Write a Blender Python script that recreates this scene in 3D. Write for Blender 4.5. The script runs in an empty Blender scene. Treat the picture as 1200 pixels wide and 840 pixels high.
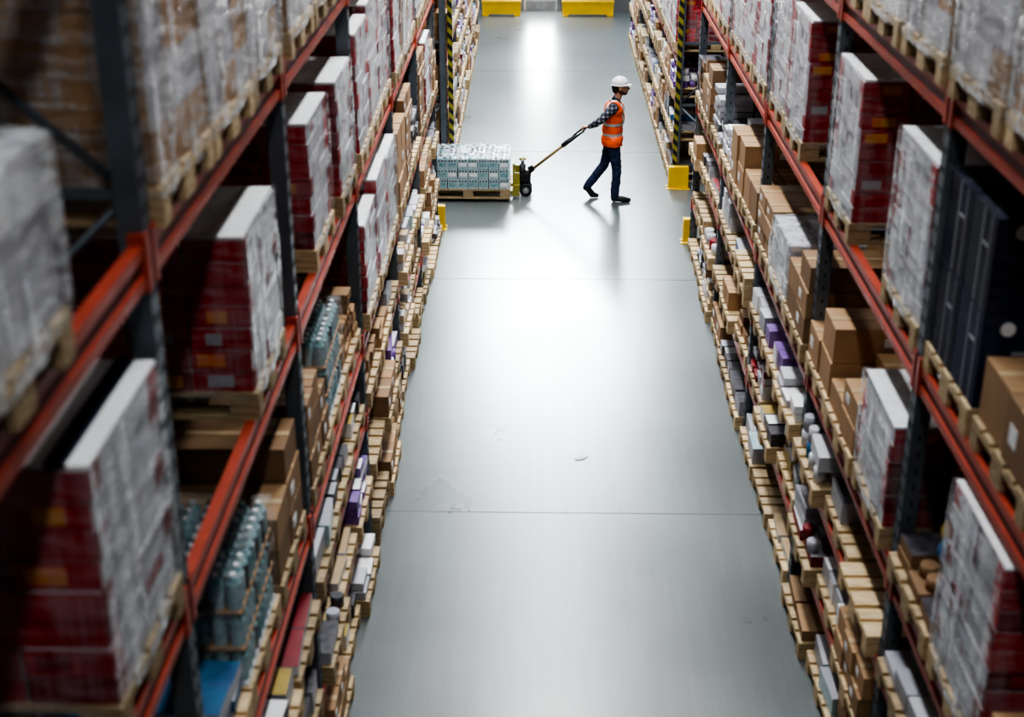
import bpy, bmesh, math, random
import numpy as np
from mathutils import Vector, Matrix, noise
R = random.Random(7)
scene = bpy.context.scene
COL = scene.collection

# ------------------------------------------------------------------ materials
def mat_new(name):
    m = bpy.data.materials.new(name); m.use_nodes = True
    nt = m.node_tree; b = nt.nodes['Principled BSDF']
    return m, nt, b
def N(nt, t, **kw):
    n = nt.nodes.new(t)
    for k, v in kw.items():
        if k in n.inputs.keys(): n.inputs[k].default_value = v
        else: setattr(n, k, v)
    return n
def ramp(nt, src, stops):
    r = nt.nodes.new('ShaderNodeValToRGB')
    e = r.color_ramp.elements
    e[0].position, e[0].color = stops[0][0], (*stops[0][1], 1)
    e[1].position, e[1].color = stops[1][0], (*stops[1][1], 1)
    for p, c in stops[2:]:
        x = e.new(p); x.color = (*c, 1)
    nt.links.new(src, r.inputs[0]); return r
def simple(name, c1, c2=None, rough=.6, metal=0, scale=8, stretch=(1, 1, 1), bump=0, rnd=0.0, spec=None):
    m, nt, b = mat_new(name)
    c2 = c2 or tuple(x * .8 for x in c1)
    tc = N(nt, 'ShaderNodeTexCoord'); mp = N(nt, 'ShaderNodeMapping'); mp.inputs['Scale'].default_value = stretch
    nt.links.new(tc.outputs['Object'], mp.inputs[0])
    nz = N(nt, 'ShaderNodeTexNoise', Scale=scale, Detail=4.0)
    nt.links.new(mp.outputs[0], nz.inputs['Vector'])
    r = ramp(nt, nz.outputs[0], [(.35, c2), (.65, c1)])
    out = r.outputs[0]
    if rnd:
        oi = N(nt, 'ShaderNodeObjectInfo')
        mr = N(nt, 'ShaderNodeMapRange'); mr.inputs[3].default_value = 1 - rnd; mr.inputs[4].default_value = 1 + rnd
        nt.links.new(oi.outputs['Random'], mr.inputs[0])
        hs = N(nt, 'ShaderNodeHueSaturation')
        nt.links.new(mr.outputs[0], hs.inputs['Value']); nt.links.new(out, hs.inputs['Color']); out = hs.outputs[0]
    nt.links.new(out, b.inputs['Base Color'])
    b.inputs['Roughness'].default_value = rough; b.inputs['Metallic'].default_value = metal
    if spec is not None: b.inputs['Specular IOR Level'].default_value = spec
    if bump:
        bp = N(nt, 'ShaderNodeBump', Strength=bump, Distance=.01)
        nt.links.new(nz.outputs[0], bp.inputs['Height']); nt.links.new(bp.outputs[0], b.inputs['Normal'])
    return m
def film(name, lo, hi, col=(.84, .87, .90), bump=.55):
    m, nt, b = mat_new(name)
    tc = N(nt, 'ShaderNodeTexCoord'); mp = N(nt, 'ShaderNodeMapping')
    mp.inputs['Scale'].default_value = (1.5, 1.5, 7.5); mp.inputs['Rotation'].default_value = (.5, .4, 0)
    nt.links.new(tc.outputs['Object'], mp.inputs[0])
    nz = N(nt, 'ShaderNodeTexNoise', Scale=2.6, Detail=2.0, Distortion=.9)
    nt.links.new(mp.outputs[0], nz.inputs['Vector'])
    m2 = N(nt, 'ShaderNodeMapping'); m2.inputs['Scale'].default_value = (8, 8, .8); m2.inputs['Rotation'].default_value = (.10, .08, 0)
    nt.links.new(tc.outputs['Object'], m2.inputs[0])
    n2 = N(nt, 'ShaderNodeTexNoise', Scale=2.0, Detail=2.0, Distortion=.5); nt.links.new(m2.outputs[0], n2.inputs['Vector'])
    mu = N(nt, 'ShaderNodeMath', operation='ADD'); nt.links.new(nz.outputs[0], mu.inputs[0]); nt.links.new(n2.outputs[0], mu.inputs[1])
    hf = N(nt, 'ShaderNodeMath', operation='MULTIPLY'); hf.inputs[1].default_value = .5; nt.links.new(mu.outputs[0], hf.inputs[0])
    mr = N(nt, 'ShaderNodeMapRange'); mr.inputs[1].default_value = .42; mr.inputs[2].default_value = .60
    mr.inputs[3].default_value = lo; mr.inputs[4].default_value = hi
    nt.links.new(hf.outputs[0], mr.inputs[0]); nt.links.new(mr.outputs[0], b.inputs['Alpha'])
    b.inputs['Base Color'].default_value = (*col, 1); b.inputs['Roughness'].default_value = .10
    b.inputs['Specular IOR Level'].default_value = 1.0
    bp = N(nt, 'ShaderNodeBump', Strength=bump, Distance=.04)
    nt.links.new(hf.outputs[0], bp.inputs['Height']); nt.links.new(bp.outputs[0], b.inputs['Normal'])
    return m
def emis(name, c, s):
    m, nt, b = mat_new(name)
    b.inputs['Base Color'].default_value = (*c, 1)
    b.inputs['Emission Color'].default_value = (*c, 1); b.inputs['Emission Strength'].default_value = s
    return m

M = {}
M['wood'] = simple('pallet_wood', (.62, .47, .28), (.38, .275, .155), .75, scale=6, stretch=(1, 8, 8), rnd=.30)
M['brown'] = simple('cardboard', (.43, .26, .135), (.35, .21, .108), .8, scale=3, rnd=.18)
M['brown2'] = simple('cardboard_dark', (.32, .19, .10), (.25, .15, .08), .8, scale=3, rnd=.15)
M['tape'] = simple('packing_tape', (.55, .40, .24), None, .35)
M['red'] = simple('carton_red', (.50, .016, .026), (.36, .012, .02), .45, scale=5, rnd=.15)
M['red2'] = simple('carton_maroon', (.26, .010, .020), (.17, .008, .014), .5, scale=5)
M['orange_l'] = simple('carton_label_orange', (.72, .18, .04), (.68, .34, .05), .5)
M['white'] = simple('carton_white', (.58, .58, .61), (.52, .52, .55), .4, scale=2)
M['grey'] = simple('carton_grey', (.44, .44, .48), (.38, .38, .42), .4, scale=2)
M['sheet'] = simple('top_sheet', (.88, .88, .88), (.80, .80, .81), .45, scale=3, bump=.2)
M['black'] = simple('carton_black', (.008, .011, .026), (.012, .016, .04), .6, scale=3, spec=.25)
M['navy'] = simple('carton_navy', (.010, .018, .065), (.008, .014, .05), .6, spec=.25)
M['teal'] = simple('bottle_teal', (.12, .30, .33), (.35, .50, .53), .25, scale=25)
M['tealw'] = simple('bottle_white', (.52, .64, .67), (.30, .46, .50), .25, scale=25)
M['purple'] = simple('pack_purple', (.16, .07, .30), (.25, .15, .4), .4)
M['blue'] = simple('pack_blue', (.03, .10, .24), (.04, .16, .3), .4)
M['green'] = simple('pack_green', (.03, .14, .10), None, .4)
M['yellowp'] = simple('pack_yellow', (.45, .32, .08), None, .4)
M['darkp'] = simple('pack_dark', (.04, .04, .05), (.10, .09, .10), .4, scale=20)
M['filmh'] = film('stretch_film_heavy', .06, .72)
M['filml'] = film('stretch_film_light', .0, .22)
M['filmm'] = film('stretch_film_medium', .02, .50)
M['filmd'] = film('stretch_film_clear', .0, .05, bump=.3)
M['steel'] = simple('rack_steel_blue', (.15, .175, .20), (.11, .13, .15), .45, .25, scale=5)
M['hole'] = simple('rack_slot_dark', (.02, .02, .025), None, .8)
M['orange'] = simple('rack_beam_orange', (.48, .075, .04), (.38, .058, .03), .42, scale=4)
M['orange_shade'] = simple('rack_beam_web_shade', (.14, .025, .016), None, .5)  # groove shade between the ribs, painted in as darker beam orange
M['yellow'] = simple('safety_yellow', (.85, .55, .015), (.75, .47, .01), .4, scale=5)
M['jyellow'] = simple('jack_yellow', (.34, .29, .06), (.27, .23, .045), .4)
M['jshaft'] = simple('jack_shaft_ochre', (.34, .24, .11), (.26, .18, .08), .4)
M['rubber'] = simple('black_rubber', (.015, .015, .018), None, .55)
M['metal'] = simple('bare_metal', (.5, .5, .52), None, .3, .9)
M['wall'] = simple('wall_panel', (.20, .215, .23), (.16, .17, .18), .7, scale=1)
M['ceil'] = simple('ceiling_deck', (.10, .105, .11), None, .8, scale=1)
M['door'] = simple('door_paint', (.72, .74, .76), None, .4)
M['frame'] = simple('door_frame_grey', (.25, .27, .3), None, .4)
M['daylight'] = emis('daylight_glazing', (.93, .97, 1.0), 30)
M['floor_glow'] = emis('floor_glow_emitter', (.84, .94, 1.0), 92)  # emission for the added panel high on the far wall
M['joint'] = simple('floor_joint_sealant', (.10, .11, .11), None, .7)
M['paper'] = simple('paper_scrap', (.85, .85, .85), None, .6)

# striped tape
def stripes():
    m, nt, b = mat_new('hazard_stripes')
    tc = N(nt, 'ShaderNodeTexCoord'); sp = N(nt, 'ShaderNodeSeparateXYZ')
    nt.links.new(tc.outputs['Object'], sp.inputs[0])
    a = N(nt, 'ShaderNodeMath', operation='ADD'); nt.links.new(sp.outputs[2], a.inputs[0]); nt.links.new(sp.outputs[0], a.inputs[1])
    d = N(nt, 'ShaderNodeMath', operation='MULTIPLY'); d.inputs[1].default_value = 6.5; nt.links.new(a.outputs[0], d.inputs[0])
    f = N(nt, 'ShaderNodeMath', operation='FRACT'); nt.links.new(d.outputs[0], f.inputs[0])
    g = N(nt, 'ShaderNodeMath', operation='GREATER_THAN'); g.inputs[1].default_value = .5; nt.links.new(f.outputs[0], g.inputs[0])
    r = ramp(nt, g.outputs[0], [(0, (.02, .02, .02)), (1, (.30, .27, .04))])
    nt.links.new(r.outputs[0], b.inputs['Base Color']); b.inputs['Roughness'].default_value = .5
    return m
M['hazard'] = stripes()
def floor_mat():
    m, nt, b = mat_new('polished_concrete')
    tc = N(nt, 'ShaderNodeTexCoord')
    n1 = N(nt, 'ShaderNodeTexNoise', Scale=.5, Detail=5.0, Roughness=.55)
    nt.links.new(tc.outputs['Object'], n1.inputs['Vector'])
    r1 = ramp(nt, n1.outputs[0], [(.25, (.100, .113, .114)), (.75, (.155, .173, .174))])
    mp = N(nt, 'ShaderNodeMapping'); mp.inputs['Scale'].default_value = (6, .35, 1)
    nt.links.new(tc.outputs['Object'], mp.inputs[0])
    n2 = N(nt, 'ShaderNodeTexNoise', Scale=2.0, Detail=8.0, Roughness=.7)
    nt.links.new(mp.outputs[0], n2.inputs['Vector'])
    r2 = ramp(nt, n2.outputs[0], [(.3, (.88, .88, .88)), (.72, (1.06, 1.06, 1.06))])
    mx = N(nt, 'ShaderNodeMixRGB', blend_type='MULTIPLY'); mx.inputs[0].default_value = 1
    nt.links.new(r1.outputs[0], mx.inputs[1]); nt.links.new(r2.outputs[0], mx.inputs[2])
    n3 = N(nt, 'ShaderNodeTexNoise', Scale=60.0, Detail=2.0)
    nt.links.new(tc.outputs['Object'], n3.inputs['Vector'])
    r3 = ramp(nt, n3.outputs[0], [(.3, (.93, .93, .93)), (.7, (1.05, 1.05, 1.05))])
    m2 = N(nt, 'ShaderNodeMixRGB', blend_type='MULTIPLY'); m2.inputs[0].default_value = 1
    nt.links.new(mx.outputs[0], m2.inputs[1]); nt.links.new(r3.outputs[0], m2.inputs[2])
    nt.links.new(m2.outputs[0], b.inputs['Base Color'])
    rr = N(nt, 'ShaderNodeMapRange'); rr.inputs[3].default_value = .24; rr.inputs[4].default_value = .34
    nt.links.new(n1.outputs[0], rr.inputs[0]); nt.links.new(rr.outputs[0], b.inputs['Roughness'])
    b.inputs['Specular IOR Level'].default_value = 1.0
    return m
M['floor'] = floor_mat()

# ------------------------------------------------------------------ mesh builder
class MB:
    def __init__(s): s.v = []; s.f = []; s.m = []; s.sm = []; s.mats = []
    def mi(s, k):
        if k not in s.mats: s.mats.append(k)
        return s.mats.index(k)
    def face(s, idx, k, smooth=False): s.f.append(idx); s.m.append(s.mi(k)); s.sm.append(smooth)
    def box(s, c, d, k, rz=0, kx=None, ky=None, kt=None, mtx=None):
        hx, hy, hz = d[0] / 2, d[1] / 2, d[2] / 2; ca, sa = math.cos(rz), math.sin(rz)
        b = len(s.v)
        for z in (-hz, hz):
            for x, y in ((-hx, -hy), (hx, -hy), (hx, hy), (-hx, hy)):
                p = Vector((x * ca - y * sa, x * sa + y * ca, z))
                if mtx: p = mtx @ p
                s.v.append((c[0] + p.x, c[1] + p.y, c[2] + p.z))
        kx = kx or k; ky = ky or k; kt = kt or k
        for idx, kk in (((0, 3, 2, 1), k), ((4, 5, 6, 7), kt), ((0, 1, 5, 4), ky), ((2, 3, 7, 6), ky), ((1, 2, 6, 5), kx), ((3, 0, 4, 7), kx)):
            s.face([b + i for i in idx], kk)
    def tube(s, p, q, r0, k, r1=None, n=12, caps=True):
        r1 = r0 if r1 is None else r1
        p = Vector(p); q = Vector(q); d = (q - p).normalized()
        u = d.orthogonal().normalized(); w = d.cross(u); b = len(s.v)
        for c, r in ((p, r0), (q, r1)):
            for i in range(n):
                a = 2 * math.pi * i / n
                s.v.append(tuple(c + (u * math.cos(a) + w * math.sin(a)) * r))
        for i in range(n):
            j = (i + 1) % n
            s.face([b + i, b + j, b + n + j, b + n + i], k, True)
        if caps:
            s.face([b + i for i in range(n)][::-1], k); s.face([b + n + i for i in range(n)], k)
    def grid(s, fn, nu, nv, k):
        b = len(s.v)
        for i in range(nu + 1):
            for j in range(nv + 1): s.v.append(tuple(fn(i / nu, j / nv)))
        for i in range(nu):
            for j in range(nv):
                a = b + i * (nv + 1) + j
                s.face([a, a + nv + 1, a + nv + 2, a + 1], k, True)
    def mesh(s, name):
        me = bpy.data.meshes.new(name); me.from_pydata(s.v, [], s.f)
        for k in s.mats: me.materials.append(M[k])
        me.polygons.foreach_set('material_index', s.m); me.polygons.foreach_set('use_smooth', s.sm)
        me.update(); return me
def obj(name, me, loc=(0, 0, 0), rz=0, parent=None):
    o = bpy.data.objects.new(name, me); o.location = loc; o.rotation_euler = (0, 0, rz)
    COL.objects.link(o)
    if parent: o.parent = parent
    return o
def empty(name, loc=(0, 0, 0)):
    o = bpy.data.objects.new(name, None); o.location = loc; o.empty_display_size = .2
    COL.objects.link(o); return o

# ------------------------------------------------------------------ room
XW, Y0, Y1, ZC = 9.0, -4.0, 34.6, 10.6
def slab(name, c, d, k):
    b = MB(); b.box((0, 0, 0), d, k); return obj(name, b.mesh(name), c)
slab('floor', (0, (Y0 + Y1) / 2, -.1), (2 * XW + .4, Y1 - Y0 + .4, .2), 'floor')
slab('ceiling', (0, (Y0 + Y1) / 2, ZC + .1), (2 * XW + .4, Y1 - Y0 + .4, .2), 'ceil')
slab('wall_left', (-XW - .1, (Y0 + Y1) / 2, ZC / 2), (.2, Y1 - Y0, ZC), 'wall')
slab('wall_right', (XW + .1, (Y0 + Y1) / 2, ZC / 2), (.2, Y1 - Y0, ZC), 'wall')
slab('wall_front', (0, Y0 - .1, ZC / 2), (2 * XW, .2, ZC), 'wall')
slab('wall_back', (0, Y1 + .1, ZC / 2), (2 * XW, .2, ZC), 'wall')
j = MB()
for y in (5.0, 10.75, 16.45, 22.2, 28): j.box((0, y, .0006), (2 * XW, .009, .0012), 'joint')
obj('floor_joint', j.mesh('floor_joint'))
p = MB(); p.box((0, 0, .004), (.09, .05, .004), 'paper', rz=.4); p.box((.05, .03, .005), (.05, .04, .004), 'paper', rz=.9)
obj('paper_scrap', p.mesh('paper_scrap'), (.08, 11.75, .001))
# door at far wall
d = MB()
dx0, dx1 = -.69, .11; cx = (dx0 + dx1) / 2
d.box((cx, Y1 - .03, .25), (dx1 - dx0, .05, .5), 'door')
d.box((cx, Y1 - .03, 1.4), (dx1 - dx0 - .16, .03, 1.8), 'daylight')
for x in (dx0 + .04, dx1 - .04): d.box((x, Y1 - .03, 1.4), (.08, .05, 1.8), 'door')
d.box((cx, Y1 - .03, 2.34), (dx1 - dx0, .05, .08), 'door')
for x in (dx0 - .035, dx1 + .035): d.box((x, Y1 - .04, 1.22), (.07, .08, 2.44), 'frame')
d.box((cx, Y1 - .04, 2.42), (dx1 - dx0, .08, .07), 'frame')
d.box((cx, Y1 - .06, .12), (dx1 - dx0 - .1, .01, .2), 'metal')
d.tube((dx1 - .07, Y1 - .1, 1.0), (dx1 - .07, Y1 - .1, 1.2), .012, 'metal')
obj('door_1', d.mesh('door_1'))
w = MB()
w.box((0, Y1 - .03, 7.9), (4.2, .04, 2.6), 'floor_glow')  # unseen glowing panel, added to throw the broad reflection onto the floor
for x in (-2.1, -.7, .7, 2.1): w.box((x, Y1 - .05, 7.9), (.06, .06, 2.7), 'frame')
for z in (6.57, 9.23): w.box((0, Y1 - .05, z), (4.26, .06, .06), 'frame')
obj('floor_glow_panel_1', w.mesh('floor_glow_panel_1'))
def barrier(x0, x1, y):
    b = MB(); L = x1 - x0
    b.box((0, 0, .17), (L, .12, .26), 'yellow'); b.box((0, 0, .32), (L + .02, .16, .05), 'yellow')
    for x in (-L / 2 + .08, L / 2 - .08): b.box((x, .0, .02), (.14, .24, .04), 'yellow')
    return obj('safety_barrier', b.mesh('safety_barrier'), ((x0 + x1) / 2, y, 0))
barrier(-1.66, -.76, 33.9); barrier(.22, 1.42, 33.9)

# lamps
lm = MB(); lm.box((0, 0, .05), (.34, 1.6, .1), 'frame'); lm.box((0, 0, .13), (.1, 1.4, .06), 'metal')
for yy in (-.6, .6): lm.tube((0, yy, .15), (0, yy, ZC - 9.7), .008, 'metal')
lme = lm.mesh('lamp_housing')
LD = {}
def lamp(x, y, e):
    o = empty('ceiling_lamp', (x, y, 9.7)); obj('housing', lme, (0, 0, 0), 0, o)
    if e not in LD:
        L = bpy.data.lights.new('strip', 'AREA'); L.shape = 'RECTANGLE'; L.size = .3; L.size_y = 1.5; L.energy = e; L.color = (.95, .98, 1.0); LD[e] = L
        L.spread = math.radians(140)
    l = bpy.data.objects.new('light_strip', LD[e]); l.location = (0, 0, -.01); COL.objects.link(l); l.parent = o
for y, e in ((-2, 80), (1.2, 58), (4.5, 48), (8, 75), (11, 140), (14, 235), (17, 285), (20, 250), (23, 200), (26, 160), (29, 140), (32, 140)): lamp(0, y, e)  # lamps nearest the camera are added fill for the faces towards it
for s in (-1, 1):
    for y in (12, 24): lamp(s * 6.3, y, 50)  # unseen lamps added over the side aisles as fill through the racks

# ------------------------------------------------------------------ pallet and loads
PH = .144
def pallet(b, z=0, dy=0, dx=0):
    for y in (-.3275, 0, .3275):
        wd = .1 if y else .145
        b.box((dx, y * 1.06 + dy, z + .011), (1.2, wd, .022), 'wood')
        for x in (-.528, 0, .528): b.box((x + dx, y * 1.06 + dy, z + .061), (.145 if x else .145, wd, .078), 'wood')
    for x in (-.528, 0, .528): b.box((x + dx, dy, z + .111), (.145, .8, .022), 'wood')
    for y, wd in ((-.3275, .145), (-.17, .1), (0, .145), (.17, .1), (.3275, .145)):
        b.box((dx, y + dy, z + .133), (1.2, wd, .022), 'wood')
def shell(b, z0, z1, hx, hy, amp, kx, ky, kt, seed):
    def D(x, y, z, n):
        q = Vector((x * 3 + seed, y * 3, z * 4)); a = noise.noise(q) + .5 * noise.noise(q * 3.1) + .3 * abs(noise.noise(q * 7))
        cen = Vector((x, y, 0)); 
        cen = cen.normalized() if cen.length > 0 else Vector((0, 0, 0))
        o = Vector((x, y, z)) + cen * (.006 + amp * a)
        if z <= z0 + .001: o.z -= .05 + .03 * noise.noise(q * 2)
        if z >= z1 - .001: o.z += amp * .7 * a
        return o
    n = 12; nz = max(6, int((z1 - z0) / .06))
    for sx in (-1, 1): b.grid(lambda u, v, sx=sx: D(sx * hx, (u * 2 - 1) * hy * -sx, z0 + v * (z1 - z0), 0), n, nz, kx)
    for sy in (-1, 1): b.grid(lambda u, v, sy=sy: D((u * 2 - 1) * hx * sy, sy * hy, z0 + v * (z1 - z0), 0), n + 4, nz, ky)
    b.grid(lambda u, v: D((u * 2 - 1) * hx, (v * 2 - 1) * hy, z1 + .006, 0), n, n, kt)
CACHE = {}
def load_mesh(kind, h, sd):
    h = round(h, 2); key = (kind, h, sd)
    if key in CACHE: return CACHE[key]
    r = random.Random(len(kind) * 131 + int(h * 100) * 17 + sd * 7919 + sum(map(ord, kind))); b = MB()
    if kind == 'empty':
        for i in range(max(1, int(h / .15))): pallet(b, i * .146, r.uniform(-.02, .02) if i else 0, r.uniform(-.02, .02) if i else 0)
    else: pallet(b)
    z = PH
    def cartons(cw, cl, ch, H, kf, hx=.585, hy=.39, jit=.006, keep=1.0, label=None):
        nx = max(1, int(2 * hx / cl)); ny = max(1, int(2 * hy / cw)); nz_ = max(1, round(H / ch)); ch2 = H / nz_
        for k in range(nz_):
            for i in range(nx):
                for jj in range(ny):
                    if k == nz_ - 1 and r.random() > keep: continue
                    x = -hx + (i + .5) * 2 * hx / nx + r.uniform(-jit, jit); y = -hy + (jj + .5) * 2 * hy / ny + r.uniform(-jit, jit)
                    kk = kf()
                    if isinstance(kk, str): kk = (kk, kk, kk)
                    b.box((x, y, PH + (k + .5) * ch2), (2 * hx / nx - .008, 2 * hy / ny - .008, ch2 - .005), kk[0], rz=r.uniform(-.008, .008), kx=kk[1], ky=kk[0], kt=kk[2])
                    if label: label(x, y, PH + (k + .5) * ch2, i, jj, nx, ny, nx and 2 * hx / nx - .008, 2 * hy / ny - .008, ch2, k == nz_ - 1)
        return PH + H
    if kind in ('rw', 'rwf', 'rws'):
        def lab(x, y, zz, i, jj, nx, ny, dx, dy, dz, top):
            if jj in (0, ny - 1) and r.random() < .4:
                sy = -1 if jj == 0 else 1; w_ = dx * r.uniform(.25, .6); kk = r.choice(['orange_l', 'red', 'red2', 'grey', 'orange_l'])
                b.box((x + r.uniform(-.05, .05), y + sy * dy / 2, zz), (w_, .006, dz * .55), kk)
            if i in (0, nx - 1):
                sx = -1 if i == 0 else 1
                if jj in (0, ny - 1) and r.random() < .55:
                    sy = -1 if jj == 0 else 1
                    b.box((x + sx * dx / 2, y + sy * dy * .36, zz), (.007, dy * .26, dz * .9), r.choice(['red', 'red2']))
                elif r.random() < .2:
                    b.box((x + sx * dx / 2, y + r.uniform(-.05, .05), zz), (.006, dy * r.uniform(.3, .6), dz * .4), r.choice(['grey', 'grey', 'red2']))
        t = cartons(.38, .29, .105, h, lambda: (r.choice(['red', 'red', 'red2']), r.choice(['white', 'white', 'grey']), 'white'), label=lab)
        if kind == 'rws':
            b.box((-.555, 0, t + .008), (.07, .77, .014), 'sheet'); b.box((-.415, 0, t + .008), (.08, .77, .014), 'sheet'); b.box((.105, 0, t + .008), (.95, .77, .014), 'sheet')
            b.box((-.487, 0, t + .012), (.066, .775, .018), 'black')
        else:
            for q in (-.39, 0, .39): b.box((q, 0, t + .008), (.382, .77, .014), 'sheet')
        shell(b, PH, t + .012, .595, .398, .006, 'filmh' if kind != 'rw' else 'filmm', 'filml', 'filmd' if kind == 'rws' else 'filml', sd * 7.3)
    elif kind == 'fb':
        t = cartons(.26, .39, .19, h, lambda: r.choice([('brown', 'white', 'white'), ('brown2', 'brown', 'white'), ('brown', 'grey', 'white')]))
        shell(b, PH, t + .01, .6, .405, .010, 'filmh', 'filmm', 'filmm', sd * 3.1)
    elif kind == 'fw':
        t = cartons(.2, .3, .16, h, lambda: r.choice(['white', 'grey', 'white', 'sheet']))
        shell(b, PH, t + .01, .6, .405, .016, 'filmh', 'filmh', 'filmh', sd * 5.1)
    elif kind == 'br':
        def lab(x, y, zz, i, jj, nx, ny, dx, dy, dz, top):
            b.box((x, y, zz + dz / 2 - .001), (dx, .05, .003), 'tape')
            if jj == 0 and r.random() < .5: b.box((x + dx * .2, y - dy / 2, zz + dz * .1), (dx * .25, .004, dz * .25), 'sheet')
            if i == 0 and r.random() < .5: b.box((x - dx / 2, y + dy * .2, zz), (.004, dy * .25, dz * .3), 'sheet')
        cw, cl = r.choice([(.39, .39), (.26, .29), (.39, .29)])
        cartons(cw, cl, r.choice([.2, .26, .16]), h, lambda: r.choice(['brown', 'brown', 'brown2']), jit=.012, keep=.85, label=lab)
    elif kind == 'bk':
        def lab(x, y, zz, i, jj, nx, ny, dx, dy, dz, top):
            if i == 0:
                b.box((x - dx / 2, y + dy * .02, zz), (.004, .010, dz * .96), 'grey')
                b.box((x - dx / 2, y - dy * .3, zz), (.004, .006, dz * .96), 'grey')
                b.box((x - dx / 2, y - dy * .15, zz + dz * .15), (.004, dy * .2, .015), 'grey')
            if jj == 0 and i == 0:
                b.tube((x - dx * .2, y - dy / 2 - .001, zz + dz * .36), (x - dx * .2, y - dy / 2 - .005, zz + dz * .36), .035, 'sheet')
                b.box((x + .03, y - dy / 2, zz + dz * .1), (dx * .4, .004, .016), 'grey')
            if jj == 0: b.box((x, y - dy / 2, zz - dz * .34), (dx * .7, .004, .03), 'navy')
        t = cartons(.38, .38, .46, h, lambda: r.choice(['black', 'navy', 'black']), label=lab)
        shell(b, PH, t + .01, .6, .402, .006, 'filmd', 'filmd', 'filmd', 2.0)
    elif kind == 'bt':
        rows = max(1, round(h / .2)); hh = h / rows
        for k in range(rows):
            zz = PH + k * hh
            b.box((0, 0, zz + .006), (1.16, .77, .01), 'brown' if k else 'white')
            for i in range(14):
                for jj in range(9):
                    if 1 < i < 12 and 1 < jj < 7 and k < rows - 1: continue
                    x = -.54 + i * .083; y = -.332 + jj * .083
                    kk = 'teal' if ((i // 2 + jj // 3) % 2) else 'tealw'
                    if r.random() < .2: kk = 'darkp'
                    b.tube((x, y, zz + .012), (x, y, zz + hh * .72), .038, kk, n=8, caps=False)
                    b.tube((x, y, zz + hh * .72), (x, y, zz + hh * .9), .038, 'teal', r1=.014, n=8, caps=False)
                    b.tube((x, y, zz + hh * .88), (x, y, zz + hh * .97), .015, 'darkp' if kk == 'teal' else 'sheet', n=6)
        shell(b, PH, PH + h, .59, .385, .005, 'filml', 'filml', 'filml', 1.0)
    elif kind == 'tw':   # teal / white drink packs
        def lab(x, y, zz, i, jj, nx, ny, dx, dy, dz, top):
            if jj == 0:
                b.box((x, y - dy / 2, zz - dz * .08), (dx * .8, .006, dz * .36), r.choice(['teal', 'teal', 'sheet']))
                for q in (-.3, 0, .3): b.box((x + q * dx, y - dy / 2 - .001, zz + dz * .28), (dx * .16, .006, dz * .16), 'darkp')
            if i == nx - 1 or i == 0:
                sx = 1 if i else -1; b.box((x + sx * dx / 2, y, zz - dz * .08), (.006, dy * .8, dz * .36), 'teal')
            if top:
                for q in (-.25, .25):
                    for q2 in (-.25, .25): b.tube((x + q * dx, y + q2 * dy, zz + dz / 2 - .004), (x + q * dx, y + q2 * dy, zz + dz / 2 + .012), .022, r.choice(['teal', 'sheet', 'darkp']), n=8)
        cartons(.19, .145, .13, h, lambda: ('tealw', r.choice(['tealw', 'teal']), r.choice(['tealw', 'teal', 'white'])), label=lab, jit=.006)
        shell(b, PH, PH + h + .014, .592, .395, .004, 'filmd', 'filmd', 'filml', 1.0)
    elif kind == 'mix':
        pal = r.choice([['brown', 'brown2'], ['white', 'grey', 'sheet'], ['tape', 'white'], ['purple', 'sheet', 'purple'], ['darkp', 'grey', 'white'],
                        ['blue', 'white', 'grey'], ['red2', 'white', 'grey'], ['darkp', 'darkp', 'grey'], ['darkp', 'brown2'], ['sheet', 'yellowp', 'grey', 'darkp'], ['tealw', 'white', 'grey']])
        nx = r.choice([3, 4, 5]); ny = r.choice([2, 3, 4]); cell = 1.16 / nx; cy = .77 / ny; lay = r.choice([.07, .09, .12, .16])
        for i in range(nx):
            for jj in range(ny):
                mx_ = max(1, int(h / lay + .01))
                nst = min(mx_, int(max(0, round((h * r.uniform(.35, 1.05)) / lay))))
                if i > nx // 2: nst = mx_
                for k in range(nst):
                    x = -.58 + (i + .5) * cell + r.uniform(-.015, .015); y = -.385 + (jj + .5) * cy + r.uniform(-.012, .012)
                    if r.random() < .75 or lay > .13:
                        b.box((x, y, PH + (k + .5) * lay), (cell - .03, cy - .025, lay - .006), r.choice(pal), rz=r.uniform(-.06, .06), kt=r.choice(pal))
                    else:
                        for a in (-.25, .25):
                            for c in (-.25, .25): b.tube((x + a * cell, y + c * cy, PH + k * lay), (x + a * cell, y + c * cy, PH + (k + 1) * lay - .004), min(cell, cy) * .2, r.choice(pal), n=8)
    me = b.mesh('load_' + kind); CACHE[key] = me; return me
NAMES = {'rw': 'shrink_wrapped_carton_pallet', 'rws': 'shrink_wrapped_carton_pallet', 'rwf': 'shrink_wrapped_carton_pallet', 'fb': 'film_wrapped_pallet_load', 'fw': 'film_wrapped_pallet_load',
         'br': 'cardboard_box_pallet', 'bk': 'appliance_box_pallet', 'bt': 'bottled_drinks_pallet', 'tw': 'drink_pack_pallet', 'mix': 'mixed_goods_pallet', 'empty': 'wooden_pallet'}
def place(kind, h, x, y, z, side, sd=0):
    me = load_mesh(kind, h, sd)
    return obj(NAMES[kind], me, (x, y, z), (math.pi if side < 0 else 0) + R.uniform(-.010, .010))

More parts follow.
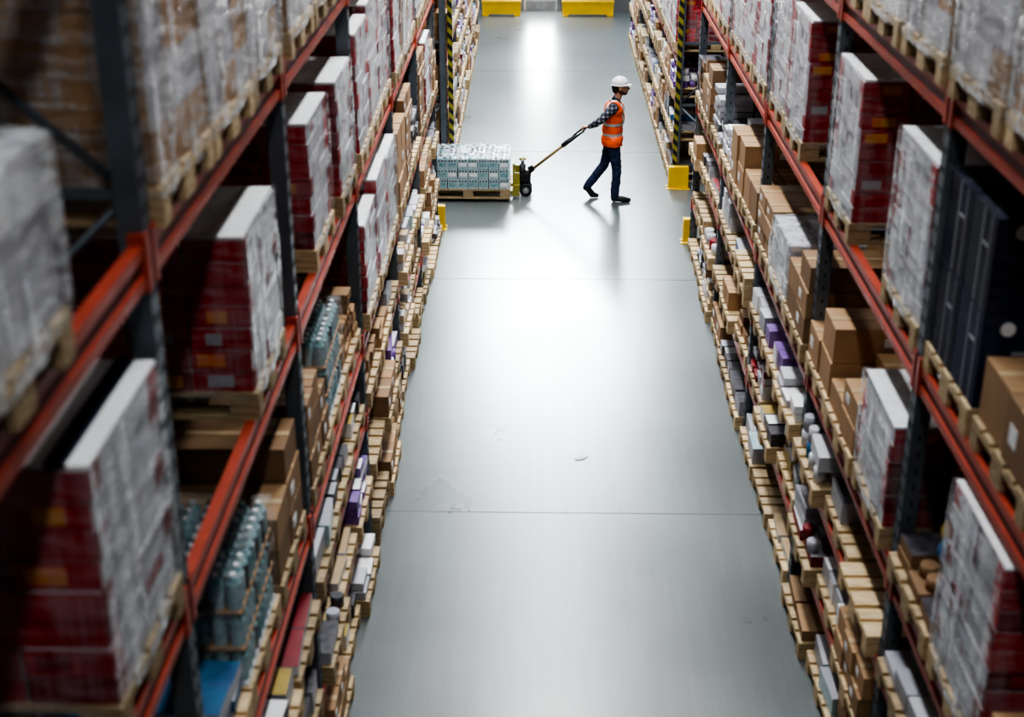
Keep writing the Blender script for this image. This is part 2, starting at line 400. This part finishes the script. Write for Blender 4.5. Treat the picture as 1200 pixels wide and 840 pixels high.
# ------------------------------------------------------------------ racks
LV = [.64, 1.28, 1.95, 3.22, 4.64, 6.1]
BAY = 2.72
def frame_mesh():
    b = MB(); H = 7.6
    for x in (.05, 1.03):   # local x from aisle inward
        b.box((x, 0, H / 2), (.09, .012, H), 'steel')        # web
        for yy in (-.045, .045): b.box((x, yy, H / 2), (.085, .010, H), 'steel')
        b.box((x - .042, 0, H / 2), (.008, .1, H), 'steel')
        b.box((x, 0, .006), (.14, .14, .012), 'steel')
    z = .15
    while z < H - .1:
        for yy in (-.025, .025):
            b.box((.003, yy, z), (.003, .012, .032), 'hole')
        b.box((.05, -.0505, z + .04), (.012, .003, .03), 'hole')
        z += .1
    z = .3; k = 0
    while z + .9 < H:
        b.box((.54, 0, z), (.94, .03, .035), 'steel')
        p, q = ((.07, z + .02), (1.0, z + .88)) if k % 2 else ((1.0, z + .02), (.07, z + .88))
        b.tube((p[0], 0, p[1]), (q[0], 0, q[1]), .02, 'steel', n=4)
        z += .9; k += 1
    return b.mesh('upright_frame')
def beam_mesh(hh):
    b = MB(); L = BAY - .11
    if hh > .12:
        b.box((.025, 0, -.022), (.05, L, .044), 'orange'); b.box((.025, 0, -hh + .022), (.05, L, .044), 'orange')
        b.box((.032, 0, -hh / 2), (.03, L, hh - .08), 'orange_shade')
    else: b.box((.025, 0, -hh / 2), (.045, L, hh), 'orange')
    for y in (-L / 2 + .01, L / 2 - .01):
        b.box((.022, y, -hh / 2 + .01), (.062, .02, hh + .06), 'orange')
        b.box((-.005, y + (.02 if y > 0 else -.02), -hh / 2 + .01), (.010, .045, hh + .05), 'orange')
    return b.mesh('beam')
FM = frame_mesh(); BM = beam_mesh(.15); BS = beam_mesh(.085)
def rack(xf, side, ys, nb, levels=LV):
    """xf: |x| of aisle face.  side: -1 left / +1 right"""
    e = empty('pallet_rack', (side * xf, ys, 0))
    rz = math.pi if side < 0 else 0
    for i in range(nb + 1):
        o = obj('upright_frame', FM, (0, i * BAY, 0), rz, e)
    for i in range(nb):
        for z in levels:
            me = BS if z < 1.5 else BM
            obj('beam', me, (side * .004, (i + .5) * BAY, z), rz, e)
            obj('beam', me, (side * 1.02, (i + .5) * BAY, z), rz, e)
    return e
LS, RS = 1.88, 1.38
XF = 1.66
rack(XF, -1, LS, 6); rack(XF, 1, RS, 6)
FS = 20.45
rack(XF, -1, FS, 5 - 1); rack(XF, 1, FS, 5 - 1)
XP = XF + .56
# explicit stock: (side, level index) -> {bay: [(kind,h,ycenter)]}
EX = {
 (-1, 4): {0: [('fw', .48, 3.22)], 1: [('fb', 1.0, 5.12), ('fb', 1.05, 5.96), ('fb', 1.0, 6.8)], 2: [('fb', 1.0, 7.85), ('fw', 1.0, 8.7), ('fb', 1.0, 9.5)]},
 (-1, 3): {0: [('rws', .86, 4.1)], 1: [('rwf', .76, 6.45)], 2: [('rw', .76, 8.45), ('rwf', .76, 9.5)], 3: [('rw', .86, 10.55), ('rw', .92, 11.4), ('rw', .86, 12.22)],
           4: [('rw', .9, 13.25), ('fb', .8, 14.1), ('rw', .9, 14.95)], 5: [('rw', .8, 15.95), ('rw', .9, 16.8), ('fb', .8, 17.65)]},
 (-1, 2): {0: [('br', .5, 3.8)], 1: [('mix', .3, 5.05), ('bt', .6, 5.88), ('br', .6, 6.75)], 2: [('br', .55, 7.8), ('bt', .6, 8.62), ('mix', .5, 9.48)], 3: [('rw', .7, 10.55), ('rwf', .8, 11.4), ('rwf', .75, 12.22)],
           4: [('br', .7, 13.25), ('br', .8, 14.1), ('mix', .6, 14.95)], 5: [('br', .8, 15.95), ('rw', .8, 16.8), ('br', .6, 17.65)]},
 (1, 3): {0: [('br', .3, 3.5)], 1: [('br', .3, 4.6), ('br', .3, 5.48), ('bk', .92, 6.34)], 2: [('rwf', .86, 7.32), ('rwf', .9, 9.02)], 3: [('rwf', .9, 10.92), ('rwf', .9, 11.8)],
          4: [('rw', .9, 12.8), ('rwf', .9, 13.65), ('rw', .8, 14.5)], 5: [('rwf', .9, 15.5), ('rw', .9, 16.4), ('fb', .9, 17.2)]},
 (1, 2): {0: [('br', .4, 3.5)], 1: [('br', .3, 4.6), ('rwf', .92, 5.5), ('mix', .15, 6.36)], 2: [('rwf', .62, 7.4), ('br', .36, 8.26), ('br', .5, 9.1)], 3: [('br', .6, 10.02), ('fw', .45, 10.88), ('br', .45, 11.74)],
          4: [('br', .3, 12.76), ('br', .5, 13.6), ('mix', .4, 14.5)], 5: [('mix', .5, 15.5), ('br', .6, 16.4), ('mix', .6, 17.2)]},
 (1, 4): {0: [('fw', .8, 3.5)], 1: [('fw', .8, 4.6), ('fb', .9, 5.46), ('fb', 1.0, 6.34)], 2: [('fb', .95, 7.32), ('fw', .9, 8.2), ('fb', 1, 9.05)]},
}
for side, ys in ((-1, LS), (1, RS)):
    # front section
    for bay in range(6):
        yb = ys + bay * BAY
        for li in (4, 3, 2):
            lst = EX.get((side, li), {}).get(bay)
            if lst is None:
                lst = [(R.choice(['fb', 'fw', 'rwf', 'fb']), R.choice([.8, .9, 1.0]), yb + c) for c in (.5, 1.36, 2.22)]
            for n_, (k, h, y) in enumerate(lst):
                rec = .035 if (side < 0 and li == 2 and bay < 3) or (side > 0 and li == 3) else (.02 if side < 0 and li == 3 else 0)
                place(k, h, side * (XP + rec + R.uniform(-.01, .015)), y, LV[li], side, (n_ + bay) % 3)
        for zl in (0, .64, 1.28):
            for n_, c in enumerate((.5, 1.36, 2.22)):
                q = R.random(); mh = .36 if zl < 1.2 else .34
                if q < .14: k, h = 'empty', R.choice([.16, .3])
                elif q < .26: k, h = 'br', R.choice([.2, .32])
                else: k, h = 'mix', R.choice([.12, .2, .28, mh])
                place(k, h, side * (XP + R.uniform(-.04, .045)), yb + c + R.uniform(-.015, .015), zl, side, R.randrange(14))
    # far section
    for bay in range(4):
        yb = FS + bay * BAY
        for li, z in enumerate((0, .64, 1.28, 1.95, 3.22, 4.64)):
            for n_, c in enumerate((.5, 1.36, 2.22)):
                if z < 1.9: k, h = R.choice([('mix', .28), ('mix', .34), ('br', .32), ('empty', .3), ('mix', .34)])
                elif z < 3: k, h = R.choice([('mix', .7), ('br', .6), ('mix', .5), ('rw', .8)])
                else: k, h = R.choice([('rw', .9), ('fb', .9), ('fw', .8), ('mix', .7), ('rwf', .9)])
                place(k, h, side * XP, yb + c, z, side, R.randrange(14) if z < 1.9 else n_)
# back-to-back rows behind, only upper stock
for side, ys in ((-1, LS), (1, RS)):
    rack(3.0, side, ys, 6, [1.95, 3.22, 4.64, 6.1])
    for bay in range(6):
        for z in (0, 1.95, 3.22, 4.64):
            for n_, c in enumerate((.5, 1.36, 2.22)):
                k, h = R.choice([('br', .8), ('fb', .8), ('rw', .8), ('rwf', .9)])
                if z == 0: h = 1.2 if h > .85 else .8
                place(k, h, side * (3.0 + .6), ys + bay * BAY + c, z, side, n_)

# column guards + hazard posts
def guard(x, y, w=.28):
    b = MB()
    b.box((0, -.05, .17), (w, .012, .3), 'yellow'); b.box((-w / 2, .02, .17), (.012, .15, .3), 'yellow'); b.box((w / 2, .02, .17), (.012, .15, .3), 'yellow')
    b.box((0, .02, .006), (w + .06, .22, .012), 'yellow'); b.box((0, .0, .325), (w, .11, .012), 'yellow')
    for s in (-1, 1): b.tube((s * (w / 2 + .015), .02, .01), (s * (w / 2 + .015), .02, .03), .012, 'metal', n=6)
    obj('column_guard', b.mesh('column_guard'), (x, y, 0))
guard(1.74, FS - .18); guard(-1.80, FS - .18, .2)
guard(1.66, RS + 6 * BAY + .16, .13); guard(-1.63, LS + 6 * BAY + .16, .09)
for s, px in ((-1, -1.60), (1, 1.69)):
    b = MB(); b.box((0, 0, 1.75), (.06, .012, 2.8), 'hazard'); b.box((-s * .033, .03, 1.75), (.006, .07, 2.8), 'hazard')
    obj('hazard_striped_post', b.mesh('hazard_striped_post'), (px, FS - .066, 0))

# ------------------------------------------------------------------ hauled pallet and jack
JY = 19.93
hp = place('tw', .44, -1.32, JY, .05, 1, 0)
jk = empty('pallet_jack', (0, JY, 0))
b = MB()
for y in (-.18, .18):
    b.box((-1.25, y, .105), (1.2, .15, .04), 'jyellow'); b.tube((-1.72, y - .04, .04), (-1.72, y + .04, .04), .039, 'rubber')
b.box((-.64, 0, .13), (.10, .52, .16), 'jyellow')
for y in (-.2, .2): b.box((-.675, y, .36), (.03, .06, .32), 'jyellow')
b.box((-.675, 0, .49), (.03, .40, .06), 'jyellow'); b.box((-.675, 0, .30), (.03, .40, .05), 'jyellow')
b.box((-.63, -.2, .28), (.08, .02, .2), 'jyellow'); b.box((-.63, .2, .28), (.08, .02, .2), 'jyellow')
obj('fork_frame', b.mesh('fork_frame'), parent=jk)
b = MB()
b.tube((-.55, 0, .16), (-.55, 0, .46), .045, 'rubber', n=20); b.tube((-.55, 0, .46), (-.55, 0, .53), .025, 'metal', n=14)
b.tube((-.5, 0, .14), (-.46, 0, .36), .045, 'rubber', n=14); b.box((-.5, 0, .26), (.14, .14, .12), 'rubber')
b.tube((-.60, 0, .53), (-.5, 0, .53), .018, 'jyellow')
b.tube((-.5, -.14, .09), (-.5, .14, .09), .02, 'metal')
b.tube((-.47, -.05, .40), (-.40, -.05, .44), .022, 'rubber')
obj('hydraulic_pump', b.mesh('hydraulic_pump'), parent=jk)
b = MB()
for y in (-.09, .09):
    b.tube((-.5, y - .03, .092), (-.5, y + .03, .092), .09, 'rubber', n=24); b.tube((-.5, y - .033, .092), (-.5, y + .033, .092), .045, 'metal', n=16)
obj('steer_wheels', b.mesh('steer_wheels'), parent=jk)
# handle: from pivot to grip, worker's plane a little closer to camera
P0 = Vector((-.45, 0, .34)); P1 = Vector((.325, -.25, 1.045)); dv = (P1 - P0).normalized()
sd_ = Vector((0, 1, 0)); sd_ = (sd_ - dv * sd_.dot(dv)).normalized()
b = MB()
b.tube((-.5, 0, .28), P0, .04, 'rubber', n=14)
A = P0 + dv * .76
b.tube(P0, A, .021, 'jshaft', n=14)
b.tube(P0, P0 + dv * .09, .033, 'rubber', n=14)
b.tube(A - dv * .1, A + dv * .05, .034, 'rubber', n=14)
Bq = P0 + dv * ((P1 - P0).length)
l1 = A + dv * .10 + sd_ * .085; l2 = A + dv * .10 - sd_ * .085; g1 = Bq + sd_ * .085; g2 = Bq - sd_ * .085
for p_, q_ in ((A, l1), (A, l2), (l1, g1), (l2, g2), (g1, g2)): b.tube(p_, q_, .014, 'rubber', n=12)
for p_ in (l1, l2, g1, g2): b.tube(p_ - dv * .014, p_ + dv * .014, .0145, 'rubber', n=12)
b.tube(A + dv * .07, A + dv * .07 + (Bq - A - dv * .07) * .55, .009, 'metal', n=8)
obj('tow_handle', b.mesh('tow_handle'), parent=jk)

# ------------------------------------------------------------------ worker (one continuous surface via voxel remesh)
WY = 19.68
wk = empty('warehouse_worker', (0, WY, 0))
GR = Vector((P1.x, P1.y + JY - WY, P1.z))      # grip bar centre in worker space (y ~ 0)
prims = []   # (tag,type,data)
def cap(tag, a, b_, r0, r1=None): prims.append((tag, 'c', (Vector(a), Vector(b_), r0, r0 if r1 is None else r1)))
def ell(tag, c, r, ry=0.0): prims.append((tag, 'e', (Vector(c), Vector(r), ry)))
# torso
ell('pants', (.725, 0, .92), (.125, .165, .12))
ell('vest', (.722, 0, 1.04), (.130, .165, .17)); ell('vest', (.730, 0, 1.20), (.142, .175, .18)); ell('vest', (.738, 0, 1.33), (.125, .19, .12))
cap('vest', (.735, -.14, 1.395), (.745, .14, 1.40), .062)
cap('shirt', (.745, 0, 1.42), (.765, 0, 1.475), .075, .06)
cap('skin', (.765, 0, 1.45), (.80, 0, 1.56), .056, .054)
# right arm (camera side) pulled back to the grip
Sh = Vector((.71, -.185, 1.385)); El = Vector((.525, -.235, 1.205)); Wr = Vector((.405, -.075, 1.10))
cap('shirt', Sh, El, .066, .050); cap('shirt', El, Wr, .051, .037)
# left arm
Sl = Vector((.755, .195, 1.39)); E2 = Vector((.735, .255, 1.12)); W2 = Vector((.82, .245, .90))
cap('shirt', Sl, E2, .064, .049); cap('shirt', E2, W2, .048, .036)
# legs
cap('pants', (.73, -.085, .88), (.795, -.09, .48), .098, .068); cap('pants', (.795, -.09, .48), (.775, -.095, .10), .068, .060)
cap('pants', (.715, .085, .88), (.625, .09, .50), .098, .068); cap('pants', (.625, .09, .50), (.395, .095, .19), .068, .060)
ell('pants', (.70, -.06, .88), (.10, .085, .11)); ell('pants', (.70, .06, .88), (.10, .085, .11))
# shoes
cap('shoe', (.765, -.095, .058), (.90, -.10, .045), .048, .044); cap('shoe', (.90, -.10, .042), (.975, -.103, .036), .044, .034); cap('shoe', (.775, -.095, .10), (.77, -.095, .05), .048, .05)
cap('shoe', (.375, .095, .17), (.455, .098, .06), .046, .046); cap('shoe', (.455, .098, .050), (.525, .10, .036), .044, .034); cap('shoe', (.39, .095, .20), (.365, .095, .155), .048, .045)
# head (facing +x, slightly up)
ell('skin', (.808, 0, 1.665), (.100, .077, .098)); ell('skin', (.850, 0, 1.610), (.066, .058, .082))
ell('skin', (.872, 0, 1.558), (.036, .038, .030)); ell('skin', (.893, 0, 1.668), (.018, .055, .016))
cap('skin', (.910, 0, 1.655), (.937, 0, 1.618), .010, .016); ell('lips', (.918, 0, 1.586), (.014, .024, .010))
ell('beard', (.872, 0, 1.562), (.044, .046, .036)); ell('beard', (.83, -.04, 1.58), (.045, .022, .035)); ell('beard', (.83, .04, 1.58), (.045, .022, .035))
for s in (-1, 1):
    ell('skin', (.815, s * .082, 1.637), (.022, .012, .034)); ell('skin', (.822, s * .088, 1.645), (.014, .010, .02))
    ell('skin', (.890, s * .034, 1.620), (.025, .018, .018))
ell('hair', (.768, 0, 1.65), (.078, .078, .085)); ell('hair', (.755, 0, 1.60), (.055, .06, .05))
# right hand on grip bar (bar along y through GR)
cap('skin', Wr, Wr + Vector((-.02, .02, -.012)), .027, .028)
for i, (dy_, sc) in enumerate(((-.036, .9), (-.013, 1.0), (.010, 1.03), (.033, .95))):
    base = GR + Vector((.030, dy_ - .005, .032)); cap('skin', Wr + Vector((-.012, .4 * dy_ + .02, -.01)), base, .019, .0135)
    k1 = GR + Vector((-.008 * sc, dy_, .036)); k2 = GR + Vector((-.030 * sc, dy_, .012)); k3 = GR + Vector((-.020 * sc, dy_, -.020 * sc)); k4 = GR + Vector((.003, dy_, -.028 * sc))
    cap('skin', base, k1, .0115, .0105); cap('skin', k1, k2, .0105, .0098); cap('skin', k2, k3, .0098, .009); cap('skin', k3, k4, .009, .008)
t0 = Wr + Vector((-.02, .035, -.02)); t1 = GR + Vector((.038, .058, .012)); t2 = GR + Vector((.022, .056, -.018)); t3 = GR + Vector((-.002, .050, -.028))
cap('skin', t0, t1, .016, .0125); cap('skin', t1, t2, .0125, .011); cap('skin', t2, t3, .011, .009)
# left hand relaxed
ell('skin', W2 + Vector((.018, -.002, -.055)), (.030, .018, .048)); cap('skin', W2, W2 + Vector((.012, 0, -.035)), .027, .026)
for i, (dx_, L_) in enumerate(((.038, .9), (.022, 1.0), (.004, .95), (-.012, .8))):
    a0 = W2 + Vector((dx_ * .9, 0, -.088)); a1 = a0 + Vector((.010, -.008, -.036 * L_)); a2 = a1 + Vector((.004, -.016, -.024 * L_)); a3 = a2 + Vector((-.002, -.018, -.014 * L_))
    cap('skin', W2 + Vector((dx_ * .6, 0, -.055)), a0, .011, .0105); cap('skin', a0, a1, .0098, .009); cap('skin', a1, a2, .009, .0083); cap('skin', a2, a3, .0083, .0075)
c0 = W2 + Vector((.035, -.005, -.045)); c1 = c0 + Vector((.022, -.018, -.03)); c2 = c1 + Vector((.004, -.012, -.028))
cap('skin', c0, c1, .0125, .011); cap('skin', c1, c2, .0105, .0085)
bm = bmesh.new()
def add_ball(c, r):
    bmesh.ops.create_icosphere(bm, subdivisions=3, radius=1, matrix=Matrix.Translation(c) @ Matrix.Diagonal((r[0], r[1], r[2], 1)))
for tag, ty, dt in prims:
    if ty == 'e': add_ball(dt[0], dt[1])
    else:
        a, b_, r0, r1 = dt; L_ = (b_ - a).length; d_ = (b_ - a).normalized()
        if L_ > .001:
            rot = d_.to_track_quat('Z', 'Y').to_matrix().to_4x4()
            bmesh.ops.create_cone(bm, cap_ends=True, segments=20, radius1=r0, radius2=r1, depth=L_, matrix=Matrix.Translation((a + b_) / 2) @ rot)
        add_ball(a, (r0,) * 3); add_ball(b_, (r1,) * 3)
me = bpy.data.meshes.new('body_src'); bm.to_mesh(me); bm.free()
src = bpy.data.objects.new('body_src', me); COL.objects.link(src)
rm = src.modifiers.new('r', 'REMESH'); rm.mode = 'VOXEL'; rm.voxel_size = .0065
sm = src.modifiers.new('s', 'SMOOTH'); sm.factor = .5; sm.iterations = 3
bpy.context.view_layer.update()
dg = bpy.context.evaluated_depsgraph_get()
body = bpy.data.meshes.new_from_object(src.evaluated_get(dg))
bpy.data.objects.remove(src)
nv = len(body.vertices); co = np.empty(nv * 3); body.vertices.foreach_get('co', co); co = co.reshape(-1, 3)
TAGS = ['skin', 'shirt', 'vest', 'pants', 'shoe', 'hair', 'beard', 'lips']
def tagdist(P):
    best = np.full(len(P), 1e9); tg = np.zeros(len(P), int)
    for tag, ty, dt in prims:
        if ty == 'e':
            c, r = np.array(dt[0]), np.array(dt[1]); q = np.linalg.norm((P - c) / r, axis=1); dd = (q - 1) * r.min()
        else:
            a, b_ = np.array(dt[0]), np.array(dt[1]); ab = b_ - a; t = np.clip(((P - a) @ ab) / max(ab @ ab, 1e-9), 0, 1)
            dd = np.linalg.norm(P - (a + t[:, None] * ab), axis=1) - (dt[2] + (dt[3] - dt[2]) * t)
        m_ = dd < best; best[m_] = dd[m_]; tg[m_] = TAGS.index(tag)
    return tg
vt = tagdist(co)
nrm = np.empty(nv * 3); body.vertices.foreach_get('normal', nrm); nrm = nrm.reshape(-1, 3)
for i in range(nv):
    if vt[i] in (1, 3):
        p_ = Vector(co[i]); a_ = noise.noise(Vector((p_.x * 9, p_.y * 9, p_.z * 16))) + .6 * noise.noise(p_ * 34)
        co[i] += nrm[i] * a_ * .009
body.vertices.foreach_set('co', co.reshape(-1)); body.update()
def plaid():
    m, nt, b = mat_new('plaid_shirt')
    tc = N(nt, 'ShaderNodeTexCoord'); sp = N(nt, 'ShaderNodeSeparateXYZ'); nt.links.new(tc.outputs['Object'], sp.inputs[0])
    outs = []
    for ax in (0, 2):
        a = N(nt, 'ShaderNodeMath', operation='MULTIPLY'); a.inputs[1].default_value = 17; nt.links.new(sp.outputs[ax], a.inputs[0])
        f = N(nt, 'ShaderNodeMath', operation='FRACT'); nt.links.new(a.outputs[0], f.inputs[0])
        g = N(nt, 'ShaderNodeMath', operation='GREATER_THAN'); g.inputs[1].default_value = .6; nt.links.new(f.outputs[0], g.inputs[0]); outs.append(g)
    s = N(nt, 'ShaderNodeMath', operation='ADD'); nt.links.new(outs[0].outputs[0], s.inputs[0]); nt.links.new(outs[1].outputs[0], s.inputs[1])
    h = N(nt, 'ShaderNodeMath', operation='MULTIPLY'); h.inputs[1].default_value = .5; nt.links.new(s.outputs[0], h.inputs[0])
    r = ramp(nt, h.outputs[0], [(0, (.02, .022, .035)), (1, (.30, .31, .34)), (.5, (.07, .075, .10))])
    nt.links.new(r.outputs[0], b.inputs['Base Color']); b.inputs['Roughness'].default_value = .85
    return m
bmats = [simple('skin', (.50, .27, .18), (.44, .23, .15), .5, scale=30), plaid(), simple('vest_orange', (1.0, .13, .02), (.9, .10, .015), .6, scale=20),
         simple('work_trousers_navy', (.018, .03, .085), (.012, .02, .06), .85, scale=20), simple('safety_shoe', (.02, .02, .022), None, .4),
         simple('hair_dark', (.02, .014, .01), None, .7, scale=60), simple('beard_dark', (.055, .032, .022), (.10, .06, .045), .8, scale=80), simple('lips', (.42, .17, .13), None, .5)]
for m_ in bmats: body.materials.append(m_)
nf = len(body.polygons); cen = np.empty(nf * 3); body.polygons.foreach_get('center', cen); cen = cen.reshape(-1, 3)
ft = tagdist(cen); fm = ft.copy(); fm[ft == 2] = 1
body.polygons.foreach_set('material_index', fm.astype(np.int32)); body.polygons.foreach_set('use_smooth', np.ones(nf, bool)); body.update()
obj('body', body, parent=wk)
# vest shell
refl = simple('reflective_band', (.62, .64, .60), (.5, .52, .5), .3, scale=30); yel = simple('vest_edging', (.75, .75, .05), None, .6)
bm = bmesh.new(); bm.from_mesh(body); bm.faces.ensure_lookup_table()
dele = []
for f in bm.faces:
    c = f.calc_center_median(); keep = (ft[f.index] == 2 and c.z < 1.47) or (fm[f.index] == 3 and c.z > .83 and abs(c.y) < .3 and c.x > .5)
    if ft[f.index] == 2 and math.hypot(c.x - .75, c.y) < .085 and c.z > 1.40: keep = False
    if not keep: dele.append(f)
bmesh.ops.delete(bm, geom=dele, context='FACES')
bm.normal_update()
for v in bm.verts:
    a_ = noise.noise(v.co * 14) * .007
    v.co += v.normal * (.015 + a_)
    if v.co.z < .95: v.co += Vector((v.normal.x, v.normal.y, 0)) * .014
for _ in range(2): bmesh.ops.smooth_vert(bm, verts=[v for v in bm.verts if v.co.z < 1.0 and not v.is_boundary], factor=.5, use_axis_x=True, use_axis_y=True, use_axis_z=True)
for f in bm.faces:
    c = f.calc_center_median(); mi = 0
    if .965 < c.z < 1.01 or 1.115 < c.z < 1.16: mi = 1
    elif c.z > 1.16 and .075 < abs(c.y) < .12: mi = 1
    if c.x > .8 and abs(c.y) < .008: mi = 2
    f.material_index = mi; f.smooth = True
vm = bpy.data.meshes.new('vest'); bm.to_mesh(vm); bm.free()
for m_ in (bmats[2], refl, yel): vm.materials.append(m_)
vo = obj('hi_vis_vest', vm, parent=wk); so = vo.modifiers.new('s', 'SOLIDIFY'); so.thickness = .006; so.offset = 0
# eyes
b = MB()
M['eyew'] = simple('eye_white', (.8, .8, .8), None, .2); M['eyed'] = simple('iris', (.05, .03, .02), None, .2); M['helmet'] = simple('helmet_white', (.82, .84, .84), (.78, .8, .8), .25)
def ball(b, c, r, k, n=12):
    c = Vector(c)
    def fn(u, v):
        th = u * 2 * math.pi; ph = v * math.pi
        return c + Vector((r[0] * math.cos(th) * math.sin(ph), r[1] * math.sin(th) * math.sin(ph), -r[2] * math.cos(ph)))
    b.grid(fn, n, n // 2 + 2, k)
for s in (-1, 1):
    ball(b, (.899, s * .032, 1.644), (.012, .013, .010), 'eyew'); ball(b, (.909, s * .033, 1.644), (.004, .006, .006), 'eyed')
    b.box((.908, s * .034, 1.664), (.012, .034, .007), 'eyed')
obj('eyes', b.mesh('eyes'), parent=wk)
# helmet
b = MB(); hc = Vector((.804, 0, 1.694)); rx, ry, rzz = .118, .096, .096
def dome(u, v):
    th = u * 2 * math.pi; ph = (1 - v) * math.pi / 2
    rr = math.sin(ph); ridge = .008 * math.exp(-((math.sin(th) * ry * rr) / .018) ** 2) * (1 if v > .1 else 0)
    return hc + Vector((rx * math.cos(th) * rr, ry * math.sin(th) * rr, rzz * math.cos(ph) + ridge))
b.grid(dome, 40, 14, 'helmet')
def brim(u, v):
    th = u * 2 * math.pi; ext = .010 + .040 * max(0, math.cos(th)) ** 2
    k = v; return hc + Vector(((rx + ext * k) * math.cos(th), (ry + ext * .6 * k) * math.sin(th), -.012 * k - .004))
b.grid(brim, 40, 3, 'helmet')
b.grid(lambda u, v: brim(u, v) + Vector((0, 0, -.006)), 40, 3, 'helmet')
b.grid(lambda u, v: hc + Vector((rx * .99 * math.cos(u * 6.2832), ry * .99 * math.sin(u * 6.2832), -.02 * v)) , 40, 2, 'helmet')
ho = obj('hard_hat', b.mesh('hard_hat'), parent=wk)

# ------------------------------------------------------------------ small blue / yellow bags on shelf
def bag(x, y, z, k1, k2):
    b = MB()
    for i in range(3):
        ball(b, (R.uniform(-.05, .05), i * .16 - .16, .1 + .02 * i), (.16, .1, .1), k1 if i % 2 else k2, 14)
    obj('packaged_bags', b.mesh('packaged_bags'), (x, y, z))
bag(1.90, 6.3, 1.95 + PH + .16, 'blue', 'yellowp')

# ------------------------------------------------------------------ world, camera
wd = bpy.data.worlds.new('World'); scene.world = wd; wd.use_nodes = True
wd.node_tree.nodes['Background'].inputs[0].default_value = (.5, .6, .7, 1); wd.node_tree.nodes['Background'].inputs[1].default_value = .3
cam = bpy.data.cameras.new('Camera'); co_ = bpy.data.objects.new('Camera', cam); COL.objects.link(co_)
co_.location = (-.33, 0, 6.25); co_.rotation_euler = (math.radians(66.0), 0, math.radians(1.07))
cam.lens = 50; cam.sensor_width = 36; cam.clip_start = .05; cam.clip_end = 200
cam.dof.use_dof = True; cam.dof.focus_distance = 20.0; cam.dof.aperture_fstop = 1.6
scene.camera = co_
scene.view_settings.look = 'AgX - High Contrast'
print('objects', len(bpy.data.objects))
